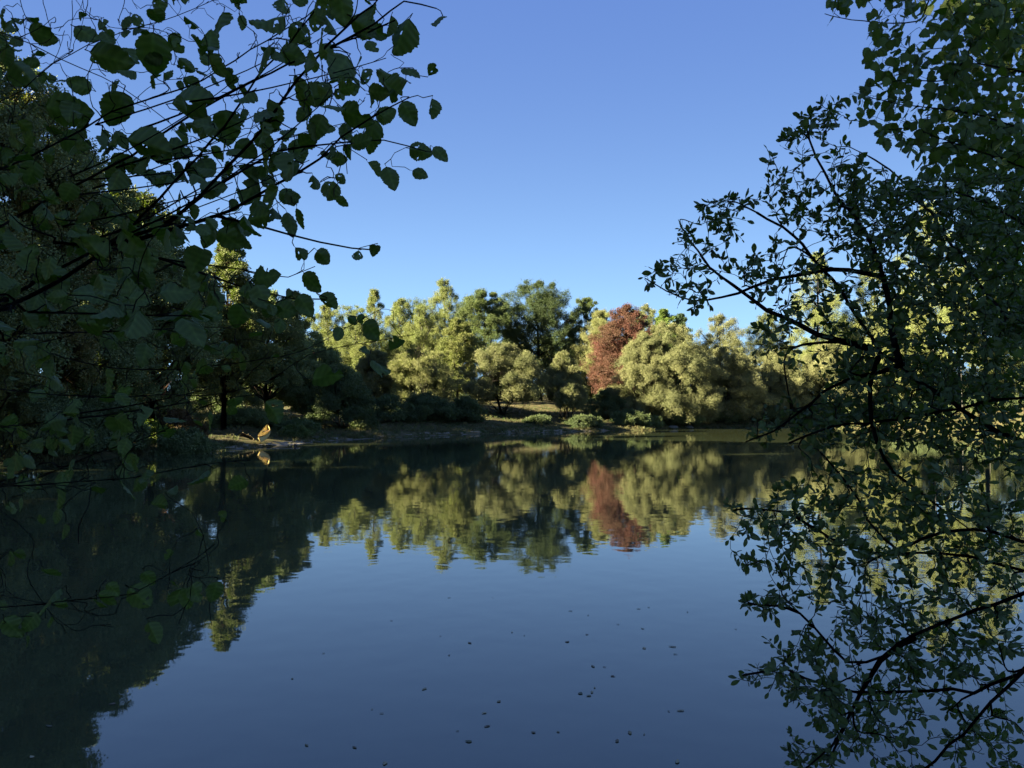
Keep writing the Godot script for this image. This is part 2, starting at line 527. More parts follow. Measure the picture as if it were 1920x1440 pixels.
# by pixel column, top row and half width in the photograph and distance
func far_tree(called: String, label: String, px: float, top: float, half: float, d: float, more: Dictionary) -> Node3D:
	var x := (px - 960.0) / F * d
	var z := -d
	var g := ground_height(x, z)
	var o := {"name": called, "label": label, "x": x, "z": z, "h": P(px, top, d).y - g, "w": half / F * d * 1.18}
	o.merge(more)
	return tree(o)

func make_far_bank() -> void:
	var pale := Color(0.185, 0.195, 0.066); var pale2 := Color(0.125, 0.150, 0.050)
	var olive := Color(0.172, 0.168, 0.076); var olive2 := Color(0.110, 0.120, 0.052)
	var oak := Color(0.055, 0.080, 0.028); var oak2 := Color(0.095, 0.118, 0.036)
	far_tree("ash_tree", "broad pale green crown filling in behind the narrow birches", 655, 570, 76, 110, {"style": "dome", "tuft_kind": "birch", "col": pale2, "col2": pale, "low": 0.1, "n": 4200, "group": "trees behind the far bank"})
	far_tree("ash_tree", "broad green crown filling in behind the tallest birch", 775, 556, 84, 112, {"style": "dome", "tuft_kind": "birch", "col": pale2, "col2": Color(0.1, 0.125, 0.045), "low": 0.1, "n": 4600, "group": "trees behind the far bank"})
	var birch := {"style": "birch", "tuft_kind": "birch", "col": pale, "col2": pale2, "hang": 0.25, "low": 0.18, "bark": M.birch, "n": 5200, "cat": "tree"}
	var B := func(more: Dictionary) -> Dictionary:
		var d := birch.duplicate(); d.merge(more, true); return d
	var far_group := "trees behind the far bank"
	far_tree("birch_tree", "pale yellow-green birch at the left end of the far tree line", 612, 566, 48, 100, B.call({"group": far_group}))
	far_tree("birch_tree", "narrow pointed pale birch beside the broad pale one", 700, 538, 48, 104, B.call({"style": "cone", "group": far_group, "n": 3600}))
	far_tree("birch_tree", "lower yellow-green birch below the pointed one", 665, 590, 46, 97, B.call({"group": far_group}))
	far_tree("birch_tree", "pale birch with a small peaked top left of the tallest birch", 750, 556, 46, 102, B.call({"group": far_group}))
	far_tree("birch_tree", "tallest pale birch with a peaked crown left of the oaks", 832, 519, 50, 106, B.call({"group": far_group, "n": 6200}))
	far_tree("birch_tree", "short yellow-green birch in front of the tallest birch", 790, 572, 48, 99, B.call({"group": far_group, "n": 5600}))
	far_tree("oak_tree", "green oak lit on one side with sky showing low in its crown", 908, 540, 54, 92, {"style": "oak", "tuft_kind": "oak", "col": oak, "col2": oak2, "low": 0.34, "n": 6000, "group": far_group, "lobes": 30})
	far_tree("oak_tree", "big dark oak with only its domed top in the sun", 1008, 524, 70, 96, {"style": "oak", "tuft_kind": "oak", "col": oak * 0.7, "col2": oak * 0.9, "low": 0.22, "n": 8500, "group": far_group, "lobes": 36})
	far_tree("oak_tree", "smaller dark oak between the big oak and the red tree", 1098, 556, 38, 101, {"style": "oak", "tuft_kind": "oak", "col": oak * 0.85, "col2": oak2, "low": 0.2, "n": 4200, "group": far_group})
	far_tree("alder_tree", "mid green tree standing close before the lit oak", 858, 596, 38, 84, {"col": Color(0.105, 0.125, 0.034), "col2": Color(0.15, 0.155, 0.05), "low": 0.12, "n": 4800, "group": far_group})
	far_tree("willow_tree", "pale olive tree rising behind the red-leaved tree", 1130, 580, 56, 92, {"style": "dome", "tuft_kind": "willow", "col": pale, "col2": olive, "low": 0.12, "n": 6000, "group": far_group})
	far_tree("willow_tree", "pale olive rounded crown behind the top of the red tree", 1206, 572, 60, 96, {"style": "dome", "tuft_kind": "willow", "col": pale2, "col2": olive, "low": 0.2, "n": 4500, "group": far_group})
	far_tree("copper_tree", "copper-red leaved tree among the olive willows", 1176, 571, 70, 84, {"style": "dome", "col": Color(0.102, 0.034, 0.028), "col2": Color(0.082, 0.046, 0.027), "low": 0.22, "n": 7800, "bark": M.red_bark, "lobes": 34})
	far_tree("maple_tree", "small bright green tree peeping out behind the red tree", 1247, 578, 30, 91, {"col": Color(0.115, 0.165, 0.03), "col2": Color(0.09, 0.13, 0.03), "low": 0.2, "n": 3000, "group": far_group})
	far_tree("poplar_tree", "small blue-green tree showing beyond the bright green one", 1277, 588, 22, 98, {"col": Color(0.05, 0.08, 0.04), "low": 0.2, "n": 2200, "group": far_group})
	far_tree("willow_tree", "feathery pale willow under the tip of the overhanging branch", 1352, 590, 60, 94, {"style": "dome", "tuft_kind": "willow", "col": olive * 0.85, "col2": olive2, "low": 0.15, "n": 4500, "group": far_group})
	far_tree("willow_tree", "pale willow half hidden by the overhanging branch", 1440, 586, 56, 97, {"style": "dome", "tuft_kind": "willow", "col": pale2 * 0.85, "col2": olive2, "low": 0.15, "n": 4500, "group": far_group})
	far_tree("birch_tree", "pale golden birch seen through the overhanging branch", 1535, 468, 46, 92, B.call({"group": far_group, "n": 5600}))
	far_tree("birch_tree", "tall birch with a white trunk beyond the thick limb", 1640, 480, 52, 94, B.call({"group": far_group, "n": 4600}))
	far_tree("birch_tree", "golden birch glimpsed through the densest leaves", 1745, 372, 58, 90, B.call({"group": far_group, "n": 5600, "col": pale * 1.05, "low": 0.25}))
	far_tree("birch_tree", "tall white-stemmed birch at the right end of the far bank", 1850, 400, 58, 88, B.call({"group": far_group, "n": 5200, "low": 0.3}))
	far_tree("birch_tree", "slim white-stemmed birch before the tall one", 1800, 500, 34, 86, B.call({"group": far_group, "n": 2800, "low": 0.35}))
	far_tree("oak_tree", "dark green tree at the far bank beyond the thick limb", 1700, 560, 60, 100, {"style": "oak", "tuft_kind": "oak", "col": oak, "col2": oak2, "low": 0.15, "n": 5000, "group": far_group})
	far_tree("oak_tree", "dark green tree between two golden birches", 1590, 590, 60, 99, {"style": "oak", "tuft_kind": "oak", "col": oak, "col2": oak2, "low": 0.12, "n": 5000, "group": far_group})
	far_tree("oak_tree", "dark green tree at the edge of the far bank", 1930, 520, 70, 96, {"style": "oak", "tuft_kind": "oak", "col": oak, "col2": oak2, "low": 0.12, "n": 5000, "group": far_group})
	# the willows and shrubs along the water
	var wg := "willows on the far bank"
	var W := {"style": "dome", "tuft_kind": "willow", "col": olive, "col2": olive2, "low": 0.10, "stems": 3, "group": wg, "lobes": 30, "cat": "willow", "lobe": 0.9}
	var WW := func(more: Dictionary) -> Dictionary:
		var d := W.duplicate(); d.merge(more, true); return d
	far_tree("goat_willow", "olive willow below the leftmost birches", 703, 658, 44, 72, WW.call({"n": 4200}))
	far_tree("goat_willow", "yellow-olive willow leaning out with a sunlit flank", 790, 640, 60, 70, WW.call({"n": 6500, "col": pale, "col2": olive, "low": 0.16}))
	far_tree("goat_willow", "broad pale olive willow at the middle of the far bank", 942, 643, 70, 73, WW.call({"n": 7800, "low": 0.22}))
	far_tree("goat_willow", "small olive willow right of the broad pale one", 1056, 660, 34, 76, WW.call({"n": 3200, "low": 0.25}))
	far_tree("goat_willow", "thin leaning willow with a bare stem near the water", 1070, 715, 24, 73, WW.call({"n": 1300, "low": 0.4, "stems": 2}))
	far_tree("goat_willow", "largest olive willow bulging over the water's edge", 1248, 604, 96, 81, WW.call({"n": 13000, "low": 0.06, "lobes": 52, "lobe": 0.72}))
	far_tree("goat_willow", "olive willow shoulder beside the red tree", 1208, 624, 54, 79, WW.call({"n": 5200}))
	far_tree("goat_willow", "rounded olive willow right of the largest one", 1368, 650, 66, 84, WW.call({"n": 6500}))
	far_tree("goat_willow", "grey-olive willow behind the hanging twig tips", 1455, 660, 60, 87, WW.call({"n": 5200}))
	far_tree("goat_willow", "low olive willow seen between the dark branches", 1550, 640, 60, 88, WW.call({"n": 5200}))
	far_tree("goat_willow", "yellowish willow behind the forked dark limb", 1650, 620, 56, 88, WW.call({"n": 4200, "col": pale}))
	var sg := "shrubs along the far bank"
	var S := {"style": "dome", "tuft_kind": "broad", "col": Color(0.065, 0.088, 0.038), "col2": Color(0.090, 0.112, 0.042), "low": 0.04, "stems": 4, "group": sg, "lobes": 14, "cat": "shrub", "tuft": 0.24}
	var k := 0
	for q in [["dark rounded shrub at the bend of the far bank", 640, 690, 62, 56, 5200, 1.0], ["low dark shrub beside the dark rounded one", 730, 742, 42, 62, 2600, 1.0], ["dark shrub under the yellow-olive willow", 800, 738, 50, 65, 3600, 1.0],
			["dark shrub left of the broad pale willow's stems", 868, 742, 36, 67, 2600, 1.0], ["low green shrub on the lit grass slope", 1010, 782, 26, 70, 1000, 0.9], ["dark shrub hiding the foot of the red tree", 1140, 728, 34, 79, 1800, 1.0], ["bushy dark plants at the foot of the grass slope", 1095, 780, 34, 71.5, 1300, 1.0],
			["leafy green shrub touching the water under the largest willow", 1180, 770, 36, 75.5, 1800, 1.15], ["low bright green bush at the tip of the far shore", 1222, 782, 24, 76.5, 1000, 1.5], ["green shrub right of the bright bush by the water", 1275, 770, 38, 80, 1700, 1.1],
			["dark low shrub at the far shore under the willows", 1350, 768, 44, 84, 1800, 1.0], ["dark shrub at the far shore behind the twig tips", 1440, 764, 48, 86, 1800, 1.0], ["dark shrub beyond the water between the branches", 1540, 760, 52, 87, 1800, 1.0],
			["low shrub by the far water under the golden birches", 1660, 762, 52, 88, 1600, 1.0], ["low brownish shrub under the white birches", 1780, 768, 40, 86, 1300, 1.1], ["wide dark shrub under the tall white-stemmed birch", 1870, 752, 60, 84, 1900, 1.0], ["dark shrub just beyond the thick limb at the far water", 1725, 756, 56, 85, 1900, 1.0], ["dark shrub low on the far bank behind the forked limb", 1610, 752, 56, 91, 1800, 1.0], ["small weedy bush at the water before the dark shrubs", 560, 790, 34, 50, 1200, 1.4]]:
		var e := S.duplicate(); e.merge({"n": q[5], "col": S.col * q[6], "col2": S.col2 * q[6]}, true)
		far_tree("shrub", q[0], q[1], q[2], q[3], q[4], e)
		k += 1
	# the wood behind, which closes the gaps between the stems
	var beside := ["the dark tree over the canoe", "the corner of the pond", "the leftmost birches", "the yellow-olive willow", "the lit oak", "the broad pale willow", "the big dark oak", "the red tree", "the largest willow", "the feathery pale willow", "the half hidden pale willow", "the golden birch", "the forked dark limb", "the tall white-trunked birch", "the golden birch in the densest leaves", "the slim white-stemmed birch", "the edge of the far bank"]
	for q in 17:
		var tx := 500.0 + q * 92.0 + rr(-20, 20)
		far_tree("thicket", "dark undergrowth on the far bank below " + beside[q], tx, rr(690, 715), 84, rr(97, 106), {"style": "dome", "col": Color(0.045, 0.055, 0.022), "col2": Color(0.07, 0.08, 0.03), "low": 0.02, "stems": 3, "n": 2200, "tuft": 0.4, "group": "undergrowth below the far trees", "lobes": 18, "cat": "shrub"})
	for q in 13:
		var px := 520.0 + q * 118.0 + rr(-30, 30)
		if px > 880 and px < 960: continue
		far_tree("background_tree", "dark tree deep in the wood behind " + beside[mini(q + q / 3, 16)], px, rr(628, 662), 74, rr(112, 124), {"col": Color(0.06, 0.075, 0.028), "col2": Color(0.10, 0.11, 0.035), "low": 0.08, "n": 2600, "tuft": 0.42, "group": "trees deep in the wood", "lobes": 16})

func make_left_bank() -> void:
	var g := "trees on the left bank"
	var dark := Color(0.135, 0.172, 0.072); var dark2 := Color(0.170, 0.195, 0.080)
	var T := {"col": dark, "col2": dark2, "low": 0.14, "n": 7600, "group": g, "tuft": 0.25, "lobes": 42, "lobe": 0.8, "style": "oak"}
	for q in [["tall dark tree at the left edge of the view", -70, 40, 190, 28, {}], ["tall dark tree with a browning crown at the left edge", 40, 165, 130, 31, {"col2": Color(0.17, 0.13, 0.04)}],
			["dark leafy tree on the left bank behind the thick hazel branches", 165, 320, 120, 35, {}], ["dark tree whose ragged top meets the sky by the hazel leaves", 285, 428, 100, 38, {"n": 6200}],
			["sunlit-topped poplar rising above the dark left bank trees", 420, 446, 74, 46, {"col": Color(0.13, 0.145, 0.045), "col2": Color(0.10, 0.12, 0.04), "style": "birch", "n": 6500, "low": 0.2}],
			["dark tree standing over the yellow canoe", 500, 545, 66, 52, {"n": 5200, "low": 0.3}], ["pale thin tree on the left bank near the far corner", 556, 548, 40, 68, {"n": 4200, "col": Color(0.13, 0.15, 0.045)}],
			["dark tree closing the corner of the pond", 588, 640, 62, 62, {"n": 6000, "low": 0.1}], ["dark low tree behind the canoe", 440, 640, 80, 60, {"n": 6000, "low": 0.22}]]:
		var e := T.duplicate(); e.merge(q[5], true)
		e.bark = M.red_bark
		far_tree("bank_tree", q[0], q[1], q[2], q[3], q[4], e)
	# undergrowth on the left bank
	var S := {"style": "dome", "col": Color(0.100, 0.130, 0.055), "col2": Color(0.135, 0.160, 0.065), "low": 0.04, "stems": 4, "group": "shrubs along the left bank", "lobes": 16, "cat": "shrub", "tuft": 0.2}
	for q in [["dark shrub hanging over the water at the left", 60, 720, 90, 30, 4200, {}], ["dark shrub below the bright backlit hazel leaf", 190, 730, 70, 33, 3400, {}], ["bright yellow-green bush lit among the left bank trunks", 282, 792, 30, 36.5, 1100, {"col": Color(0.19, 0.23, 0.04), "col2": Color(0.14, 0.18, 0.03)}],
			["brown-leaved bush between the left bank trunks", 335, 770, 34, 37.5, 1200, {"col": Color(0.12, 0.06, 0.03), "col2": Color(0.09, 0.07, 0.03)}], ["dark thicket at the water left of the canoe", 345, 806, 46, 34.5, 1500, {}], ["low green plants right of the canoe", 555, 800, 26, 47, 800, {"col": Color(0.08, 0.12, 0.03)}], ["dark thicket behind the logs and canoe", 470, 770, 60, 50, 2600, {}], ["wide dark thicket deep among the left bank trunks", 300, 705, 80, 46, 2600, {}], ["tall dark thicket behind the canoe bank", 400, 700, 70, 56, 2600, {}], ["dark thicket under the browning tree", 180, 690, 80, 43, 2600, {}]]:
		var e := S.duplicate(); e.n = q[5]; e.merge(q[6], true)
		far_tree("shrub", q[0], q[1], q[2], q[3], q[4], e)

func make_near_wood() -> void:
	# the wood on the near and left banks outside the view, which keeps the low sun off the pond
	var spots := [[-24, -24, 15, 4.6], [-22, -15, 16, 5.0], [-25, -6, 17, 5.2], [-22, 2, 16, 5.0], [-27, 10, 18, 5.4], [-18, 9, 15, 4.6], [-31, -16, 18, 5.4], [-29, -44, 11.5, 4.4], [-31, -36, 12.5, 4.6], [-34, -2, 19, 5.6], [-26, -54, 15, 4.4], [-33, -64, 17, 5.0],
		[-10, 6, 13, 4.2], [-19, 20, 18, 5.4], [-25, 22, 18, 5.4], [-13, 14, 16, 5.0], [-29, 4, 18, 5.4], [-16, -1.5, 14, 4.6], [-20.5, -9, 15, 4.8], [-38, 6, 19, 5.6], [-39, -24, 19, 5.6]]
	var proto: Array = []
	for k in spots.size():
		var q: Array = spots[k]
		var at := Vector3(q[0], ground_height(q[0], q[1]) - 0.05, q[1])
		tree({"name": "wood_tree", "label": "tall broadleaf tree of the near wood, outside the view", "x": q[0], "z": q[1], "h": q[2], "w": q[3], "style": "oak", "col": Color(0.06, 0.08, 0.026), "col2": Color(0.09, 0.10, 0.03), "low": 0.16, "n": 5600, "tuft": 0.5, "lobes": 30, "group": "trees of the near wood outside the view"})

# ---------------------------------------------------------------- things on the bank
func make_canoe() -> void:
	var x := -13.05; var z := -42.2
	var o := thing("canoe", "yellow open canoe drawn up on the sunlit bank, bow to the water", "canoe", Vector3(x, ground_height(x, z) + 0.02, z))
	var yellow := StandardMaterial3D.new(); yellow.albedo_color = srgb(0.42, 0.33, 0.13); yellow.roughness = 0.45
	var wood := StandardMaterial3D.new(); wood.albedo_color = srgb(0.20, 0.12, 0.06); wood.roughness = 0.7
	# hull: stations along z (bow to +z), a shell with inside and outside
	var L := 3.0; var n := 18; var m := 10
	var hull := SurfaceTool.new(); hull.begin(Mesh.PRIMITIVE_TRIANGLES)
	var rim: Array = [PackedVector3Array(), PackedVector3Array()]
	for skin in 2:
		var off := 0.022 * skin
		for k in n + 1:
			var t := 2.0 * k / n - 1.0
			var b := maxf(0.015, 0.29 * (1.0 - pow(absf(t), 2.0)) - off)
			var top := 0.30 + 0.13 * pow(absf(t), 3.0); var keel := 0.02 + 0.12 * pow(absf(t), 5.0) + off
			for j in m + 1:
				var a := PI * j / m
				var cx := -cos(a); var sy := pow(sin(a), 0.7)
				hull.add_vertex(Vector3(b * signf(cx) * pow(absf(cx), 0.75), top - (top - keel) * sy, t * L * 0.5))
			if skin == 0:
				rim[0].append(Vector3(-b, top, t * L * 0.5)); rim[1].append(Vector3(b, top, t * L * 0.5))
	for skin in 2:
		var base := skin * (n + 1) * (m + 1)
		for k in n:
			for j in m:
				var a := base + k * (m + 1) + j
				var q := [a, a + 1, a + m + 1, a + 1, a + m + 2, a + m + 1]
				if skin: q.reverse()
				for e in q: hull.add_index(e)
	hull.generate_normals()
	part("hull", hull.commit(), yellow, o)
	for side in 2:
		var s := Shape.new(); var rad := PackedFloat32Array(); rad.resize(rim[side].size()); rad.fill(0.022)
		s.tube(rim[side], rad, 6)
		part("gunwale", s.mesh(), yellow, o)
	for q in [-0.7, 0.6]:
		var bm := BoxMesh.new(); bm.size = Vector3(0.44, 0.03, 0.22)
		part("seat", bm, wood, o, Transform3D(Basis(), Vector3(0, 0.22, q)))
	o.rotation = Vector3(0.20, 0.16, 0.22)
	o.position.y += 0.20

func log_at(called: String, label: String, category: String, a: Vector3, b: Vector3, r: float, m: Material, group := "") -> void:
	var o := thing(called, label, category, (a + b) / 2, group)
	var s := Shape.new(); var pts := PackedVector3Array(); var rad := PackedFloat32Array()
	for k in 9:
		var t := k / 8.0
		pts.append(a.lerp(b, t) - o.position + Vector3(0, 0.02 * sin(t * 5.0), 0.03 * sin(t * 4.0 + r * 90.0))); rad.append(r * (1.0 - 0.25 * t) * rr(0.93, 1.07))
	s.tube(pts, rad, 9)
	part("stem", s.mesh(), m, o)
	for k in 2:
		var c: Vector3 = pts[2 + k * 3]
		var e := Shape.new(); e.tube(PackedVector3Array([c, c + Vector3(0.0, r * 1.5, r * 0.6 * (1 - 2 * k))]), PackedFloat32Array([r * 0.35, r * 0.22]), 6)
		part("branch_stub", e.mesh(), m, o)

func on_ground(x: float, z: float, up := 0.0) -> Vector3:
	return Vector3(x, ground_height(x, z) + up, z)

func make_bank_things() -> void:
	var pale := bark(srgb(0.42, 0.33, 0.18), srgb(0.55, 0.44, 0.26), 5.0, 31)
	log_at("log", "pale peeled log lying on the bank left of the canoe", "log", on_ground(-15.0, -44.0, 0.10), on_ground(-13.9, -42.6, 0.09), 0.10, pale, "logs by the canoe")
	log_at("log", "shorter pale log nearest the yellow canoe", "log", on_ground(-14.6, -43.6, 0.08), on_ground(-13.75, -42.3, 0.08), 0.08, pale, "logs by the canoe")
	# a low landing stage at the water's edge below the canoe
	var o := thing("landing_stage", "low weathered plank landing at the water below the canoe", "landing stage", Vector3(-12.15, 0.10, -41.2))
	for k in 3:
		var bm := BoxMesh.new(); bm.size = Vector3(2.3, 0.04, 0.17)
		part("plank", bm, M.dead, o, Transform3D(Basis(Vector3.UP, rr(-0.01, 0.01)), Vector3(rr(-0.04, 0.04), rr(-0.004, 0.004), (k - 1) * 0.185)))
	for k in 4:
		var cm := CylinderMesh.new(); cm.top_radius = 0.045; cm.bottom_radius = 0.05; cm.height = 0.9; cm.radial_segments = 9
		part("post", cm, M.bark, o, Transform3D(Basis(), Vector3(-0.95 if k < 2 else 0.95, -0.40, 0.31 if k % 2 else -0.31)))
	o.rotation.y = 0.15
	# stones at the tip of the far shore
	var st := StandardMaterial3D.new(); st.albedo_texture = noise_texture(128, 0.05, [srgb(0.10, 0.095, 0.085), srgb(0.20, 0.19, 0.17)], 33); st.uv1_triplanar = true; st.roughness = 0.9
	var where := ["under the leafy shrub", "before the bright green bush", "right of the bright green bush", "under the largest willow", "at the end of the row"]
	for k in 5:
		var px: float = [1150, 1206, 1232, 1262, 1292][k]
		var p := P(px, 806, 75.5 + k * 0.9); p.y = 0.10
		var r: float = [0.42, 0.34, 0.5, 0.45, 0.38][k]
		var s := Shape.new()
		var sm := SphereMesh.new(); sm.radius = 1.0; sm.height = 2.0; sm.radial_segments = 14; sm.rings = 8
		var arr := sm.get_mesh_arrays(); var vv: PackedVector3Array = arr[Mesh.ARRAY_VERTEX]
		for q in vv.size():
			var e := vv[q]; var f := 1.0 + 0.45 * noise.get_noise_3d(e.x * 1.3 + k * 7.0, e.y * 1.3, e.z * 1.3)
			vv[q] = Vector3(e.x * r * 1.3, e.y * r * 0.6, e.z * r) * f
		arr[Mesh.ARRAY_VERTEX] = vv; arr[Mesh.ARRAY_NORMAL] = null; arr[Mesh.ARRAY_TANGENT] = null
		var am := ArrayMesh.new(); am.add_surface_from_arrays(Mesh.PRIMITIVE_TRIANGLES, arr)
		var tool := SurfaceTool.new(); tool.create_from(am, 0); tool.generate_normals()
		var so := part(numbered("stone"), tool.commit(), st, self, Transform3D(Basis(Vector3.UP, rr(0, 6)), p))
		tag(so, "grey stone at the far waterline " + where[k], "stone", "stones at the far waterline")
	log_at("driftwood", "dead grey branch lying at the far water's edge", "driftwood", P(1085, 803, 71.2), P(1125, 800, 72.6), 0.07, M.dead)

# ---------------------------------------------------------------- framing branches
# Grows a bush: main branches given point by point, then one sprig after the other to each target, from the nearest wood.
class Bush:
	var nodes := PackedVector3Array()
	var dirs := PackedVector3Array()
	var rads := PackedFloat32Array()
	var wood: Array = []       # one Shape per main branch
	var owner_of := PackedInt32Array()
	var leaves: Array = []     # [Transform3D, kind index, Color, px size]

func main_branch(b: Bush, pts: Array, r0: float, r1: float) -> void:
	var line := smooth(pts, 0.05)
	var s := Shape.new(); var rad := PackedFloat32Array()
	for k in line.size():
		var t := float(k) / (line.size() - 1)
		rad.append(lerpf(r0, r1, pow(t, 0.8)) * rr(0.94, 1.06))
		line[k] += rdir() * r0 * 0.35
		b.nodes.append(line[k]); b.rads.append(rad[k]); b.owner_of.append(b.wood.size())
		b.dirs.append((line[mini(k + 1, line.size() - 1)] - line[maxi(k - 1, 0)]).normalized())
	s.tube(line, rad, 7)
	b.wood.append(s)

# returns the sprig's points, last one at the target
func sprig(b: Bush, target: Vector3, sag: float, far := 9.0) -> PackedVector3Array:
	var best := -1; var bd := far
	for k in b.nodes.size():
		var to := target - b.nodes[k]
		var l := to.length()
		if l >= bd: continue
		var cost := l * (1.5 - 0.5 * to.dot(b.dirs[k]) / maxf(l, 0.001))
		if cost < bd:
			bd = cost; best = k
	if best < 0: return PackedVector3Array()
	var a := b.nodes[best]; var l := a.distance_to(target)
	var pts := smooth([a, a + b.dirs[best] * l * 0.25 + (target - a) * 0.22, a.lerp(target, 0.66) + Vector3(0, sag * l, 0) + rdir() * l * 0.06, target], 0.016)
	var rad := PackedFloat32Array(); var r0 := minf(b.rads[best] * 0.75, 0.0026 + l * 0.0055)
	for k in pts.size():
		var t := float(k) / maxi(1, pts.size() - 1)
		rad.append(lerpf(r0, 0.0012, t))
		if k > 0: pts[k] += rdir() * 0.0008
		if k > 2 and k % 2:
			b.nodes.append(pts[k]); b.rads.append(rad[k]); b.owner_of.append(b.owner_of[best])
			b.dirs.append((pts[k] - pts[k - 1]).normalized())
	var s: Shape = b.wood[b.owner_of[best]]
	s.tube(pts, rad, 4)
	return pts

func wood_depth(b: Bush, px: float, py: float) -> float:
	var best := 1e9; var d := 2.0
	for k in b.nodes.size():
		var q := to_px(b.nodes[k])
		var e := absf(q.x - px) + absf(q.y - py)
		if e < best:
			best = e; d = q.z
	return d

func leaf_frame(at: Vector3, dir: Vector3, face: Vector3, length: float) -> Transform3D:
	var y := dir.normalized(); var x := y.cross(face).normalized()
	if x.length() < 0.5: x = y.cross(Vector3.RIGHT).normalized()
	return Transform3D(Basis(x, y, x.cross(y)).scaled(Vector3.ONE * length), at)

func scaled_frame(at: Vector3, dir: Vector3, face: Vector3, length: float) -> Transform3D:
	var f := leaf_frame(at, dir, face, 1.0)
	return Transform3D(Basis(f.basis.x * length, f.basis.y * length, f.basis.z * length), at)

func add_leaf(b: Bush, frame: Transform3D, shape: int, col: Color) -> void:
	var mid := to_px(frame * Vector3(0, 0.55, 0))
	var seen := mid.x > -20 and mid.x < 1940 and mid.y > -20 and mid.y < 1460
	b.leaves.append([frame, shape, col, (frame.basis.y.length() / mid.z * F) if seen else 0.0])

func finish(b: Bush, root: Node3D, shapes: Array, tones: Array, big: bool) -> void:
	for k in b.wood.size(): part("branch", b.wood[k].mesh(), M.twig, root, Transform3D(Basis(), -root.position))
	b.leaves.sort_custom(func(p, q): return p[3] > q[3])
	var meshes: Array = []
	for tone in tones:
		var row: Array = []
		for s in shapes:
			var e := Shape.new(); e.put(s, Transform3D(), tone); row.append(e.mesh())
		meshes.append(row)
	var rest := Shape.new()
	for k in b.leaves.size():
		var l: Array = b.leaves[k]
		var f: Transform3D = l[0]; f.origin -= root.position
		var tone: int = l[2] if l[2] is int else 0
		if k < 300: part("leaf", meshes[tone][l[1]], M.leaf, root, f)
		else: rest.put(shapes[l[1]], f, tones[tone] * rr(0.85, 1.15))
	if rest.v.size():
		var o := part("foliage", rest.mesh(), M.leaf, root)
		o.set_meta("kind", "stuff")
	print(root.name, " leaves ", b.leaves.size(), " nodes ", b.nodes.size())

func in_poly(poly: PackedVector2Array) -> Vector2:
	var lo := poly[0]; var hi := poly[0]
	for q in poly:
		lo = lo.min(q); hi = hi.max(q)
	while true:
		var p := Vector2(rr(lo.x, hi.x), rr(lo.y, hi.y))
		if Geometry2D.is_point_in_polygon(p, poly): return p
	return lo

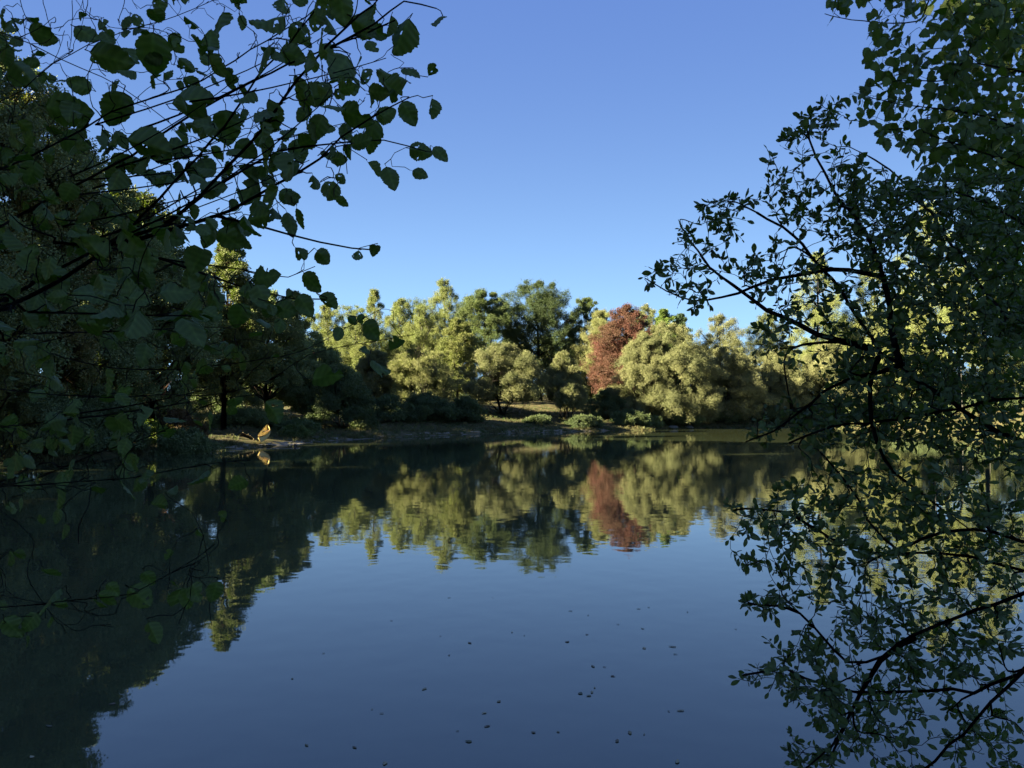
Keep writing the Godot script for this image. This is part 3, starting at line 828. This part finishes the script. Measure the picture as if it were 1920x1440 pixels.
func make_hazel() -> void:
	var at := on_ground(-2.3, -1.5)
	var root := thing("hazel_bush", "hazel with large round holed leaves on branches reaching across the upper left", "bush", at)
	var b := Bush.new()
	var foot := at + Vector3(0, -0.1, 0)
	var up := at + Vector3(0.15, 0.8, 0)
	for q in [
			[0.022, 0.005, [[-130, 640, 1.65], [0, 580, 1.6], [115, 525, 1.65], [215, 458, 1.7], [310, 420, 1.75], [380, 360, 1.8], [440, 300, 1.85], [500, 230, 1.9], [560, 150, 1.95], [640, 60, 2.0], [700, 10, 2.05]]],
			[0.019, 0.004, [[-130, 620, 1.9], [0, 562, 1.85], [150, 482, 1.9], [240, 432, 1.95], [320, 345, 2.0], [350, 318, 2.0], [420, 235, 2.1], [480, 150, 2.2], [560, 60, 2.3], [600, 0, 2.35]]],
			[0.016, 0.004, [[-140, 470, 2.0], [0, 425, 2.0], [75, 380, 2.0], [175, 330, 2.0], [250, 290, 2.05], [330, 235, 2.1], [440, 170, 2.15], [540, 120, 2.2], [640, 80, 2.25], [740, 40, 2.3]]],
			[0.014, 0.003, [[-140, 370, 2.2], [0, 318, 2.2], [120, 262, 2.2], [210, 210, 2.25], [300, 180, 2.3], [380, 150, 2.3], [440, 112, 2.35], [500, 75, 2.4], [575, 30, 2.45], [612, -5, 2.5]]],
			[0.011, 0.003, [[215, 458, 1.7], [330, 428, 1.8], [430, 395, 1.85], [555, 325, 1.9], [600, 298, 1.92], [640, 258, 1.95], [690, 225, 1.98], [760, 185, 2.0]]],
			[0.009, 0.0025, [[310, 420, 1.75], [420, 340, 1.9], [520, 285, 1.95], [620, 270, 2.0], [720, 262, 2.02], [800, 285, 2.05]]],
			[0.008, 0.002, [[100, 455, 1.9], [210, 465, 2.0], [300, 485, 2.05], [450, 505, 2.1], [540, 520, 2.1], [590, 500, 2.15]]],
			[0.009, 0.002, [[-140, 590, 2.3], [0, 625, 2.3], [120, 670, 2.3], [220, 690, 2.35], [330, 692, 2.4], [450, 680, 2.45], [560, 660, 2.5], [640, 620, 2.5], [715, 580, 2.55]]],
			[0.008, 0.002, [[-130, 720, 2.5], [0, 730, 2.5], [110, 740, 2.5], [200, 745, 2.5], [300, 740, 2.55], [400, 740, 2.6], [500, 715, 2.65], [580, 665, 2.65], [700, 640, 2.65], [775, 628, 2.7]]],
			[0.010, 0.002, [[-130, 960, 2.3], [60, 900, 2.3], [180, 850, 2.3], [250, 830, 2.35], [320, 800, 2.4], [375, 765, 2.45], [430, 745, 2.5], [490, 742, 2.5]]],
			[0.008, 0.002, [[-130, 920, 2.0], [0, 912, 2.0], [100, 906, 2.05], [250, 895, 2.1], [330, 880, 2.15], [400, 868, 2.2], [470, 862, 2.2]]],
			[0.008, 0.002, [[-130, 1160, 1.9], [0, 1140, 1.9], [120, 1128, 1.95], [250, 1112, 2.0], [320, 1075, 2.05], [370, 1045, 2.1], [405, 1020, 2.1]]],
			[0.010, 0.002, [[-140, 180, 2.4], [0, 190, 2.4], [100, 120, 2.45], [200, 70, 2.5], [330, 30, 2.55], [420, -10, 2.6]]],
			[0.008, 0.002, [[-130, 800, 2.1], [0, 800, 2.1], [90, 790, 2.15], [200, 780, 2.2], [290, 790, 2.25]]],
			[0.008, 0.003, [[330, 428, 1.8], [400, 405, 1.85], [470, 420, 1.9], [540, 440, 1.92], [600, 455, 1.95], [660, 466, 1.97], [704, 468, 2.0]]],
			[0.008, 0.003, [[300, 485, 2.05], [400, 520, 2.0], [480, 545, 2.0], [550, 560, 2.0], [612, 562, 2.05]]],
			[0.007, 0.003, [[620, 90, 2.0], [700, 45, 2.05], [758, 2, 2.1], [790, 8, 2.1], [818, 16, 2.1]]],
			[0.008, 0.002, [[-130, 60, 2.1], [0, 60, 2.1], [110, 110, 2.15], [230, 165, 2.2], [330, 240, 2.25]]]]:
		var pts: Array = []
		var list: Array = q[2]
		if list[0][0] < -100: pts.append_array([foot + rdir() * 0.05, up + rdir() * 0.12])
		for e in list: pts.append(P(e[0], e[1], e[2]))
		main_branch(b, pts, q[0] * 0.47, q[1] * 0.55)
	# slender side branches that run with the main ones
	for k in 17:
		var t := rng.randf()
		var sx := lerpf(-20, 330, t) + rr(-30, 60); var sy := lerpf(560, 330, t) + rr(-190, 50); var run := rr(260, 430); var rise := rr(0.10, 0.75)
		if k % 4 == 3:
			sx = rr(-20, 120); sy = rr(560, 800); rise = rr(-0.12, 0.18)
		var d0 := wood_depth(b, sx, sy)
		main_branch(b, [P(sx, sy, d0), P(sx + run * 0.33, sy - run * rise * 0.25, d0 + rr(-0.05, 0.08)), P(sx + run * 0.7, sy - run * rise * 0.62, d0 + rr(-0.08, 0.15)), P(sx + run, sy - run * rise, d0 + rr(-0.1, 0.2))], rr(0.002, 0.003), 0.001)
	# fine bare twigs and small leaves filling the bush
	var poly := PackedVector2Array([Vector2(-40, -40), Vector2(700, -40), Vector2(780, 60), Vector2(750, 150), Vector2(700, 250), Vector2(640, 350), Vector2(560, 350), Vector2(520, 430), Vector2(430, 480), Vector2(560, 560), Vector2(500, 700), Vector2(330, 820), Vector2(200, 930), Vector2(-40, 960)])
	var targets: Array = []
	for k in 420:
		var p := in_poly(poly)
		targets.append([P(p.x, p.y, wood_depth(b, p.x, p.y) + rr(-0.22, 0.3)), 0])
	for k in 260:
		var p := in_poly(poly)
		targets.append([P(p.x, p.y, wood_depth(b, p.x, p.y) + rr(-0.2, 0.25)), 2])
	for k in 45:
		targets.append([P(rr(-20, 430), rr(860, 1190), rr(1.9, 2.7)), 1])
	for t in targets:
		var pts := sprig(b, t[0], rr(-0.02, 0.10), 0.62)
		if pts.size() < 3: continue
		var n := rng.randi_range(0, 2) if t[1] == 0 else (rng.randi_range(0, 1) if t[1] == 1 else 0)
		for k in n:
			var q := pts[pts.size() - 1 - mini(k * 4, pts.size() - 2)]
			var dir := (pts[-1] - pts[0]).normalized() * 0.6 + rdir() * 0.9 + Vector3(0, -0.6, 0)
			add_leaf(b, scaled_frame(q, dir, (rdir() + Vector3(0, 0.5, 0.7)).normalized(), rr(0.035, 0.085)), rng.randi() % 12, [0, 0, 1, 1, 2, 2, 2, 3, 4][rng.randi() % 9] as int)
	# the leaves that stand out: column, row, length in the photograph
	var L := [237,41,34, 259,37,30, 293,33,48, 201,70,42, 412,52,105, 285,96,90, 195,108,85, 222,205,100, 213,162,42, 352,188,88, 118,208,100, 140,268,62, 272,272,98, 425,236,72, 226,302,48, 368,317,50, 218,337,52, 305,335,56, 75,65,62, 160,62,52, 48,138,66, 67,100,42, 315,140,34, 96,147,24, 28,82,28, 280,145,42, 430,140,32,
		642,8,70, 680,48,68, 752,62,76, 745,140,78, 640,125,88, 487,105,78, 547,103,54, 822,38,44, 808,134,30, 682,140,42, 555,175,78, 607,168,46, 635,175,27, 660,217,68, 693,250,68, 765,210,54, 808,200,40, 722,215,46, 787,283,50, 825,287,40, 697,316,40, 733,328,48, 785,323,32, 575,265,50, 635,298,36, 590,338,36, 637,335,28, 620,355,42, 492,262,44, 580,222,44, 500,215,72, 697,87,34, 728,45,42, 530,10,48, 505,38,74, 590,33,48,
		483,408,60, 428,448,58, 455,430,44, 618,355,42, 556,408,42, 540,368,44, 470,355,62, 640,378,30, 560,472,36, 607,482,44, 670,478,30, 703,469,30, 583,528,52, 500,525,40, 490,555,58, 533,580,48, 570,570,54, 611,567,44, 452,592,62, 635,625,32, 695,618,52, 660,600,24, 678,597,22, 742,648,46, 685,655,30, 705,695,52, 610,705,68,
		165,607,68, 162,583,38, 62,598,26, 142,437,48, 72,405,30, 43,385,28, 218,340,56, 300,330,52, 525,610,34, 230,800,68, 95,802,32, 135,815,46, 52,742,30, 90,695,24, 8,675,24, 30,870,62, 272,892,42, 257,907,36, 105,935,50, 292,947,44, 107,967,32, 447,907,44, 432,775,30, 511,770,58,
		278,1084,40, 211,1104,36, 194,1123,42, 258,1118,58, 350,1121,48, 403,1109,50, 15,1045,42, 55,1165,46, 20,1175,52, 118,995,32, 380,690,44, 330,640,40, 20,540,44, 90,500,50, 400,560,46, 350,520,40, 260,560,44, 60,320,50, 20,250,54, 130,360,46, 560,60,50, 610,95,44, 660,160,40, 460,180,54, 400,120,50, 330,80,44, 240,130,46, 150,160,50]
	for k in range(0, L.size(), 3):
		var len_px: float = L[k + 2]
		var d := clampf(wood_depth(b, L[k], L[k + 1]) + rr(-0.10, 0.06), 1.4, 2.6)
		var size: float = minf(len_px, 84.0) * d / F * 1.06
		var mid := P(L[k], L[k + 1], d)
		var dir := Vector3(rr(-0.5, 0.9), rr(-1.1, 0.15), rr(-0.35, 0.35)).normalized()
		var base := mid - dir * size * 0.52
		var pts := sprig(b, base, rr(0.0, 0.04))
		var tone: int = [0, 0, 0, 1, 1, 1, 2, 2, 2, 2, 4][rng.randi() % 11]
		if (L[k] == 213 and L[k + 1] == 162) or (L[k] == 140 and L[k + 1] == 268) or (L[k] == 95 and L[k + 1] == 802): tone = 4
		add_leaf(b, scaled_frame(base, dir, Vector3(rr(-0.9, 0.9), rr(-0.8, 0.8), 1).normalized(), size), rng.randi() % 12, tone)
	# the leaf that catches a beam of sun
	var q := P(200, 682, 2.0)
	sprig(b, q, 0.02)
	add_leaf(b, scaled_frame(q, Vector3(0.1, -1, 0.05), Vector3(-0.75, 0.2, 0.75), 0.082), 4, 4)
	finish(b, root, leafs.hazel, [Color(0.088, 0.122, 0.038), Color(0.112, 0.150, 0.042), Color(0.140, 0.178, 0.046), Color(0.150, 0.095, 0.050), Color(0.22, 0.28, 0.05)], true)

func make_willow() -> void:
	var at := on_ground(2.75, -2.2)
	var root := thing("willow_bush", "dark willow with small oval leaves overhanging the water on the right", "bush", at)
	var b := Bush.new()
	var foot := at + Vector3(0, -0.1, 0)
	for q in [
			[0.019, 0.0045, [[2140, 930, 2.6], [1920, 831, 2.6], [1811, 770, 2.65], [1756, 739, 2.65], [1688, 685, 2.7], [1653, 665, 2.7], [1629, 630, 2.75], [1594, 573, 2.8], [1540, 500, 2.85], [1490, 440, 2.9], [1420, 400, 2.9]]],
			[0.012, 0.003, [[1688, 685, 2.7], [1679, 647, 2.7], [1671, 604, 2.75], [1660, 540, 2.75], [1640, 470, 2.8], [1625, 440, 2.8], [1595, 397, 2.8], [1560, 355, 2.85], [1532, 295, 2.9], [1518, 262, 2.9], [1508, 225, 2.9]]],
			[0.013, 0.003, [[1640, 655, 2.7], [1576, 639, 2.75], [1533, 625, 2.8], [1500, 610, 2.8], [1440, 582, 2.85], [1410, 562, 2.85], [1375, 537, 2.9], [1330, 500, 2.95], [1290, 445, 3.0]]],
			[0.010, 0.002, [[1660, 520, 2.75], [1590, 505, 2.8], [1525, 510, 2.8], [1450, 525, 2.8], [1410, 540, 2.8], [1355, 556, 2.85], [1300, 565, 2.9], [1250, 545, 2.9], [1210, 522, 2.95]]],
			[0.010, 0.002, [[1688, 685, 2.7], [1640, 700, 2.6], [1570, 720, 2.55], [1500, 770, 2.5], [1450, 810, 2.5], [1400, 830, 2.5]]],
			[0.012, 0.003, [[2140, 780, 2.4], [1920, 745, 2.4], [1800, 765, 2.4], [1660, 790, 2.4], [1560, 800, 2.4], [1480, 830, 2.45]]],
			[0.010, 0.002, [[1650, 665, 2.6], [1632, 720, 2.55], [1634, 790, 2.5], [1660, 860, 2.5], [1700, 905, 2.5], [1775, 960, 2.5], [1823, 994, 2.5]]],
			[0.013, 0.003, [[2140, 1030, 2.3], [1960, 1020, 2.35], [1823, 994, 2.4], [1733, 1009, 2.45], [1663, 1039, 2.5], [1560, 1010, 2.5], [1470, 960, 2.55], [1375, 955, 2.6]]],
			[0.012, 0.003, [[2100, 1130, 2.5], [1920, 1070, 2.5], [1800, 1040, 2.5], [1693, 1036, 2.5], [1660, 1012, 2.5], [1627, 972, 2.5], [1597, 915, 2.5], [1540, 850, 2.5]]],
			[0.013, 0.003, [[2140, 1060, 2.2], [1920, 1114, 2.2], [1835, 1145, 2.2], [1757, 1169, 2.25], [1714, 1193, 2.25], [1660, 1226, 2.3], [1590, 1240, 2.35], [1500, 1150, 2.4], [1400, 1130, 2.45]]],
			[0.012, 0.003, [[2100, 1230, 2.1], [1908, 1262, 2.1], [1829, 1302, 2.15], [1787, 1293, 2.15], [1687, 1299, 2.2], [1560, 1290, 2.25], [1470, 1255, 2.3], [1395, 1265, 2.3]]],
			[0.012, 0.003, [[2100, 1180, 1.9], [1930, 1250, 1.9], [1860, 1320, 1.95], [1780, 1400, 2.0], [1700, 1470, 2.05]]],
			[0.010, 0.002, [[1714, 1193, 2.25], [1650, 1240, 2.3], [1600, 1330, 2.3], [1560, 1400, 2.35], [1500, 1450, 2.4]]],
			[0.018, 0.003, [[2140, 560, 2.9], [1920, 610, 2.9], [1860, 560, 2.9], [1800, 480, 2.95], [1760, 420, 3.0], [1690, 340, 3.0], [1630, 290, 3.05]]],
			[0.012, 0.003, [[2140, 420, 3.0], [1950, 430, 3.0], [1850, 380, 3.0], [1760, 360, 3.05], [1680, 400, 3.05], [1600, 440, 3.1]]]]:
		var pts: Array = []
		var list: Array = q[2]
		if list[0][0] > 2050: pts.append_array([foot + rdir() * 0.06, foot + Vector3(-0.1, 0.55, 0) + rdir() * 0.1])
		for e in list: pts.append(P(e[0], e[1], e[2]))
		main_branch(b, pts, q[0], q[1])
	var upper := PackedVector2Array([Vector2(1212, 520), Vector2(1290, 425), Vector2(1320, 378), Vector2(1380, 365), Vector2(1430, 410), Vector2(1445, 290), Vector2(1490, 200), Vector2(1560, 190), Vector2(1600, 300), Vector2(1700, 320), Vector2(1930, 320), Vector2(1930, 850), Vector2(1420, 835), Vector2(1390, 790), Vector2(1500, 720), Vector2(1400, 640), Vector2(1440, 590), Vector2(1380, 570), Vector2(1290, 585)])
	var lower := PackedVector2Array([Vector2(1362, 950), Vector2(1500, 880), Vector2(1930, 820), Vector2(1930, 1250), Vector2(1720, 1230), Vector2(1700, 1450), Vector2(1475, 1450), Vector2(1485, 1330), Vector2(1388, 1272), Vector2(1460, 1225), Vector2(1490, 1190), Vector2(1395, 1130), Vector2(1485, 1085), Vector2(1390, 1060), Vector2(1460, 1020), Vector2(1365, 1000)])
	var dense := PackedVector2Array([Vector2(1560, 330), Vector2(1930, 330), Vector2(1930, 860), Vector2(1500, 830), Vector2(1560, 700), Vector2(1640, 600)])
	var corner := PackedVector2Array([Vector2(1700, 1230), Vector2(1930, 1230), Vector2(1930, 1450), Vector2(1700, 1450)])
	var targets: Array = []
	for k in 600: targets.append([in_poly(upper), rr(2.4, 3.4)])
	for k in 850: targets.append([in_poly(dense), rr(2.3, 3.9)])
	for k in 520: targets.append([in_poly(lower), rr(2.0, 3.0)])
	for k in 60: targets.append([in_poly(corner), rr(1.9, 2.6)])
	for p in [[1208, 520], [1215, 535], [1232, 510], [1258, 500], [1285, 432], [1290, 440], [1318, 385], [1322, 405], [1345, 415], [1380, 372], [1392, 385], [1425, 375], [1440, 365], [1478, 360], [1490, 365], [1442, 288], [1450, 298], [1470, 262], [1505, 235], [1540, 195], [1555, 205], [1575, 190], [1520, 215], [1600, 225], [1365, 945], [1372, 950], [1368, 1012], [1395, 1062], [1420, 1050], [1395, 1128], [1410, 1122], [1440, 1115], [1385, 1272], [1398, 1262], [1420, 1250], [1440, 1200]]:
		targets.append([Vector2(p[0], p[1]), rr(2.6, 3.0)])
	for t in targets:
		var pts := sprig(b, P(t[0].x, t[0].y, t[1]), rr(-0.05, 0.05), 0.8)
		if pts.size() < 4: continue
		var n := rng.randi_range(6, 13)
		for k in n:
			var f := pts.size() - 1 - k * minf(1.15, (pts.size() - 3.0) / n)
			var i0 := int(f); var q := pts[i0].lerp(pts[mini(i0 + 1, pts.size() - 1)], f - i0)
			var along := (pts[i0] - pts[i0 - 1]).normalized()
			var side := along.cross(rdir()).normalized()
			var dir := along * rr(0.3, 0.9) + side + Vector3(0, rr(-0.1, 0.4), 0)
			if k == 0: dir = along
			var tone: int = 3 if rng.randf() < 0.025 else (2 if rng.randf() < 0.12 else rng.randi() % 2)
			add_leaf(b, scaled_frame(q, dir, (rdir() + Vector3(0, 0.8, 0.4)).normalized(), rr(0.020, 0.041)), rng.randi() % 6, tone)
	finish(b, root, leafs.willow, [Color(0.076, 0.100, 0.036), Color(0.096, 0.120, 0.040), Color(0.125, 0.145, 0.048), Color(0.12, 0.055, 0.025)], false)

func make_birch() -> void:
	var at := on_ground(4.6, -3.4)
	var root := thing("young_birch", "birch with toothed leaves hanging in from the top right corner", "tree", at)
	var b := Bush.new()
	var top := at + Vector3(-0.2, 8.0, -0.6)
	main_branch(b, [at - Vector3(0, 0.2, 0), at + Vector3(0.03, 1.5, -0.1), at + Vector3(-0.08, 4.0, -0.3), top], 0.075, 0.012)
	var trunk: Shape = b.wood[0]
	for q in [[0.014, [[1850, -10, 4.2], [1720, 40, 4.2], [1620, 40, 4.2], [1545, 25, 4.25]], 3.7], [0.014, [[1900, 130, 4.0], [1780, 150, 4.0], [1690, 150, 4.05], [1620, 165, 4.1]], 3.2],
			[0.014, [[1900, 235, 4.1], [1780, 205, 4.1], [1690, 195, 4.15], [1600, 172, 4.2]], 2.9], [0.012, [[1880, 300, 3.9], [1780, 265, 3.9], [1700, 240, 3.95], [1640, 250, 4.0]], 2.6],
			[0.012, [[1920, 20, 4.6], [1840, 60, 4.6], [1770, 90, 4.6], [1700, 90, 4.6]], 3.8], [0.012, [[1930, 420, 4.2], [1860, 400, 4.2], [1800, 430, 4.2]], 2.3]]:
		var pts: Array = [at + Vector3(-0.05, q[2] - 0.5, -0.25)]
		for e in q[1]: pts.append(P(e[0], e[1], e[2]))
		main_branch(b, pts, q[0], 0.002)
	var poly := PackedVector2Array([Vector2(1545, 15), Vector2(1575, -30), Vector2(1930, -30), Vector2(1930, 330), Vector2(1740, 320), Vector2(1660, 255), Vector2(1590, 185), Vector2(1590, 160), Vector2(1650, 135), Vector2(1610, 90), Vector2(1640, 60), Vector2(1590, 30)])
	var right := PackedVector2Array([Vector2(1760, -30), Vector2(1930, -30), Vector2(1930, 700), Vector2(1850, 600), Vector2(1800, 350)])
	var targets: Array = []
	for k in 330: targets.append([in_poly(poly), rr(3.6, 5.0)])
	for k in 620: targets.append([in_poly(right), rr(3.8, 5.4)])
	for t in targets:
		var pts := sprig(b, P(t[0].x, t[0].y, t[1]), rr(0.0, 0.1), 1.6)
		if pts.size() < 3: continue
		for k in rng.randi_range(4, 8):
			var f := pts.size() - 1 - k * 2.3
			if f < 1: break
			var i0 := int(f); var q := pts[i0]
			var dir := (pts[i0] - pts[i0 - 1]).normalized() * 0.4 + rdir() * 0.7 + Vector3(0, -0.9, 0)
			var tone: int = 3 if rng.randf() < 0.012 else (2 if rng.randf() < 0.15 else rng.randi() % 2)
			add_leaf(b, scaled_frame(q, dir, (rdir() + Vector3(0, 0.2, 0.5)).normalized(), rr(0.055, 0.085)), rng.randi() % 6, tone)
	b.wood.remove_at(0)
	part("trunk", trunk.mesh(), M.birch, root, Transform3D(Basis(), -root.position))
	for k in b.owner_of.size(): b.owner_of[k] = maxi(0, b.owner_of[k] - 1)
	finish(b, root, leafs.birch, [Color(0.092, 0.124, 0.036), Color(0.116, 0.148, 0.040), Color(0.18, 0.205, 0.05), Color(0.30, 0.17, 0.05)], false)

func make_floating_leaves() -> void:
	# column and row in the photograph, length in centimetres
	var spots := [[842, 1121, 5], [924, 1121, 3], [1070, 1146, 6], [1103, 1154, 4], [1198, 1142, 6], [1216, 1139, 4], [1289, 1148, 4], [1159, 1171, 4], [1205, 1179, 6], [1100, 1190, 5], [1063, 1204, 7], [960, 1186, 4], [983, 1192, 3], [881, 1206, 7], [842, 1229, 4], [734, 1164, 4], [826, 1193, 3],
		[1208, 1216, 8], [1262, 1213, 9], [1266, 1227, 5], [1112, 1250, 7], [1133, 1251, 4], [1148, 1268, 6], [1088, 1301, 7], [1110, 1298, 6], [1105, 1305, 6], [1115, 1290, 4], [796, 1292, 7], [935, 1316, 6], [909, 1337, 6], [914, 1362, 6], [880, 1391, 7], [1001, 1374, 5], [1047, 1373, 4], [1277, 1333, 7], [1254, 1334, 3], [1181, 1374, 7], [1157, 1390, 6], [1208, 1377, 3], [1270, 1429, 7], [722, 1431, 7], [716, 1338, 4], [858, 1371, 3], [575, 1398, 5], [665, 1402, 5], [60, 1420, 6], [92, 1362, 7], [212, 1320, 7], [548, 1273, 4], [607, 1225, 4], [698, 1330, 3], [1380, 1180, 4]]
	var m := leaf_material(0.6, Color(0.3, 0.3, 0.1))
	var tones := [Color(0.09, 0.07, 0.04), Color(0.14, 0.12, 0.06), Color(0.07, 0.075, 0.04), Color(0.24, 0.21, 0.12)]
	var own := {17: "curled brown leaf floating left of the largest floating leaf", 18: "largest crumpled brown leaf floating on the pond near the willow", 19: "small brown leaf floating just below the largest one", 23: "longest of a knot of leaves floating together",
		24: "upper brown leaf in the knot of floating leaves", 25: "pale lower leaf in the knot of floating leaves", 26: "small pale leaf floating just above the knot of leaves", 20: "dark boat-shaped leaf floating above the knot of leaves", 22: "folded leaf floating right of and above the knot of leaves",
		36: "olive crumpled leaf floating near the bottom of the view", 34: "dark leaf floating beside the lowest willow twigs", 13: "thin twig-like leaf floating near the middle of the pond", 27: "curled leaf floating alone on the left part of the blue reflection"}
	var meshes: Array = []
	for k in 8:
		var s: Shape = leafs.birch[k % 6] if k < 4 else leafs.hazel[k]
		var e := Shape.new()
		e.put(s, Transform3D(), tones[k % 4])
		# the blade curls as it dries: ends and edges stand up from the water
		for q in e.v.size():
			var v := e.v[q]
			e.v[q] = Vector3(v.x * (1.0 if k < 4 else 0.8), v.y - 0.5, 0.16 * v.x * v.x * (1.0 + sin(v.y * 6.0 + k)) + 0.08 * pow(v.y - 0.5, 2.0) + 0.03)
		meshes.append(e.mesh())
	for k in spots.size():
		var q: Array = spots[k]
		var d: float = EYE.y * F / (q[1] - 768.0)
		var p := P(q[0], q[1], d)
		p.y = 0.003
		var size: float = q[2] * 0.0072
		var f := Transform3D(Basis(Vector3.UP, rr(0, TAU)) * Basis(Vector3.RIGHT, -PI / 2) , p)
		f.basis = Basis(f.basis.x * size * 0.8, f.basis.y * size * 1.15, f.basis.z * size * 0.5)
		var o := part(numbered("floating_leaf"), meshes[rng.randi() % 8], m, self, f)
		tag(o, own.get(k, "small dead leaf floating singly on the still water"), "leaf", "leaves floating on the pond")
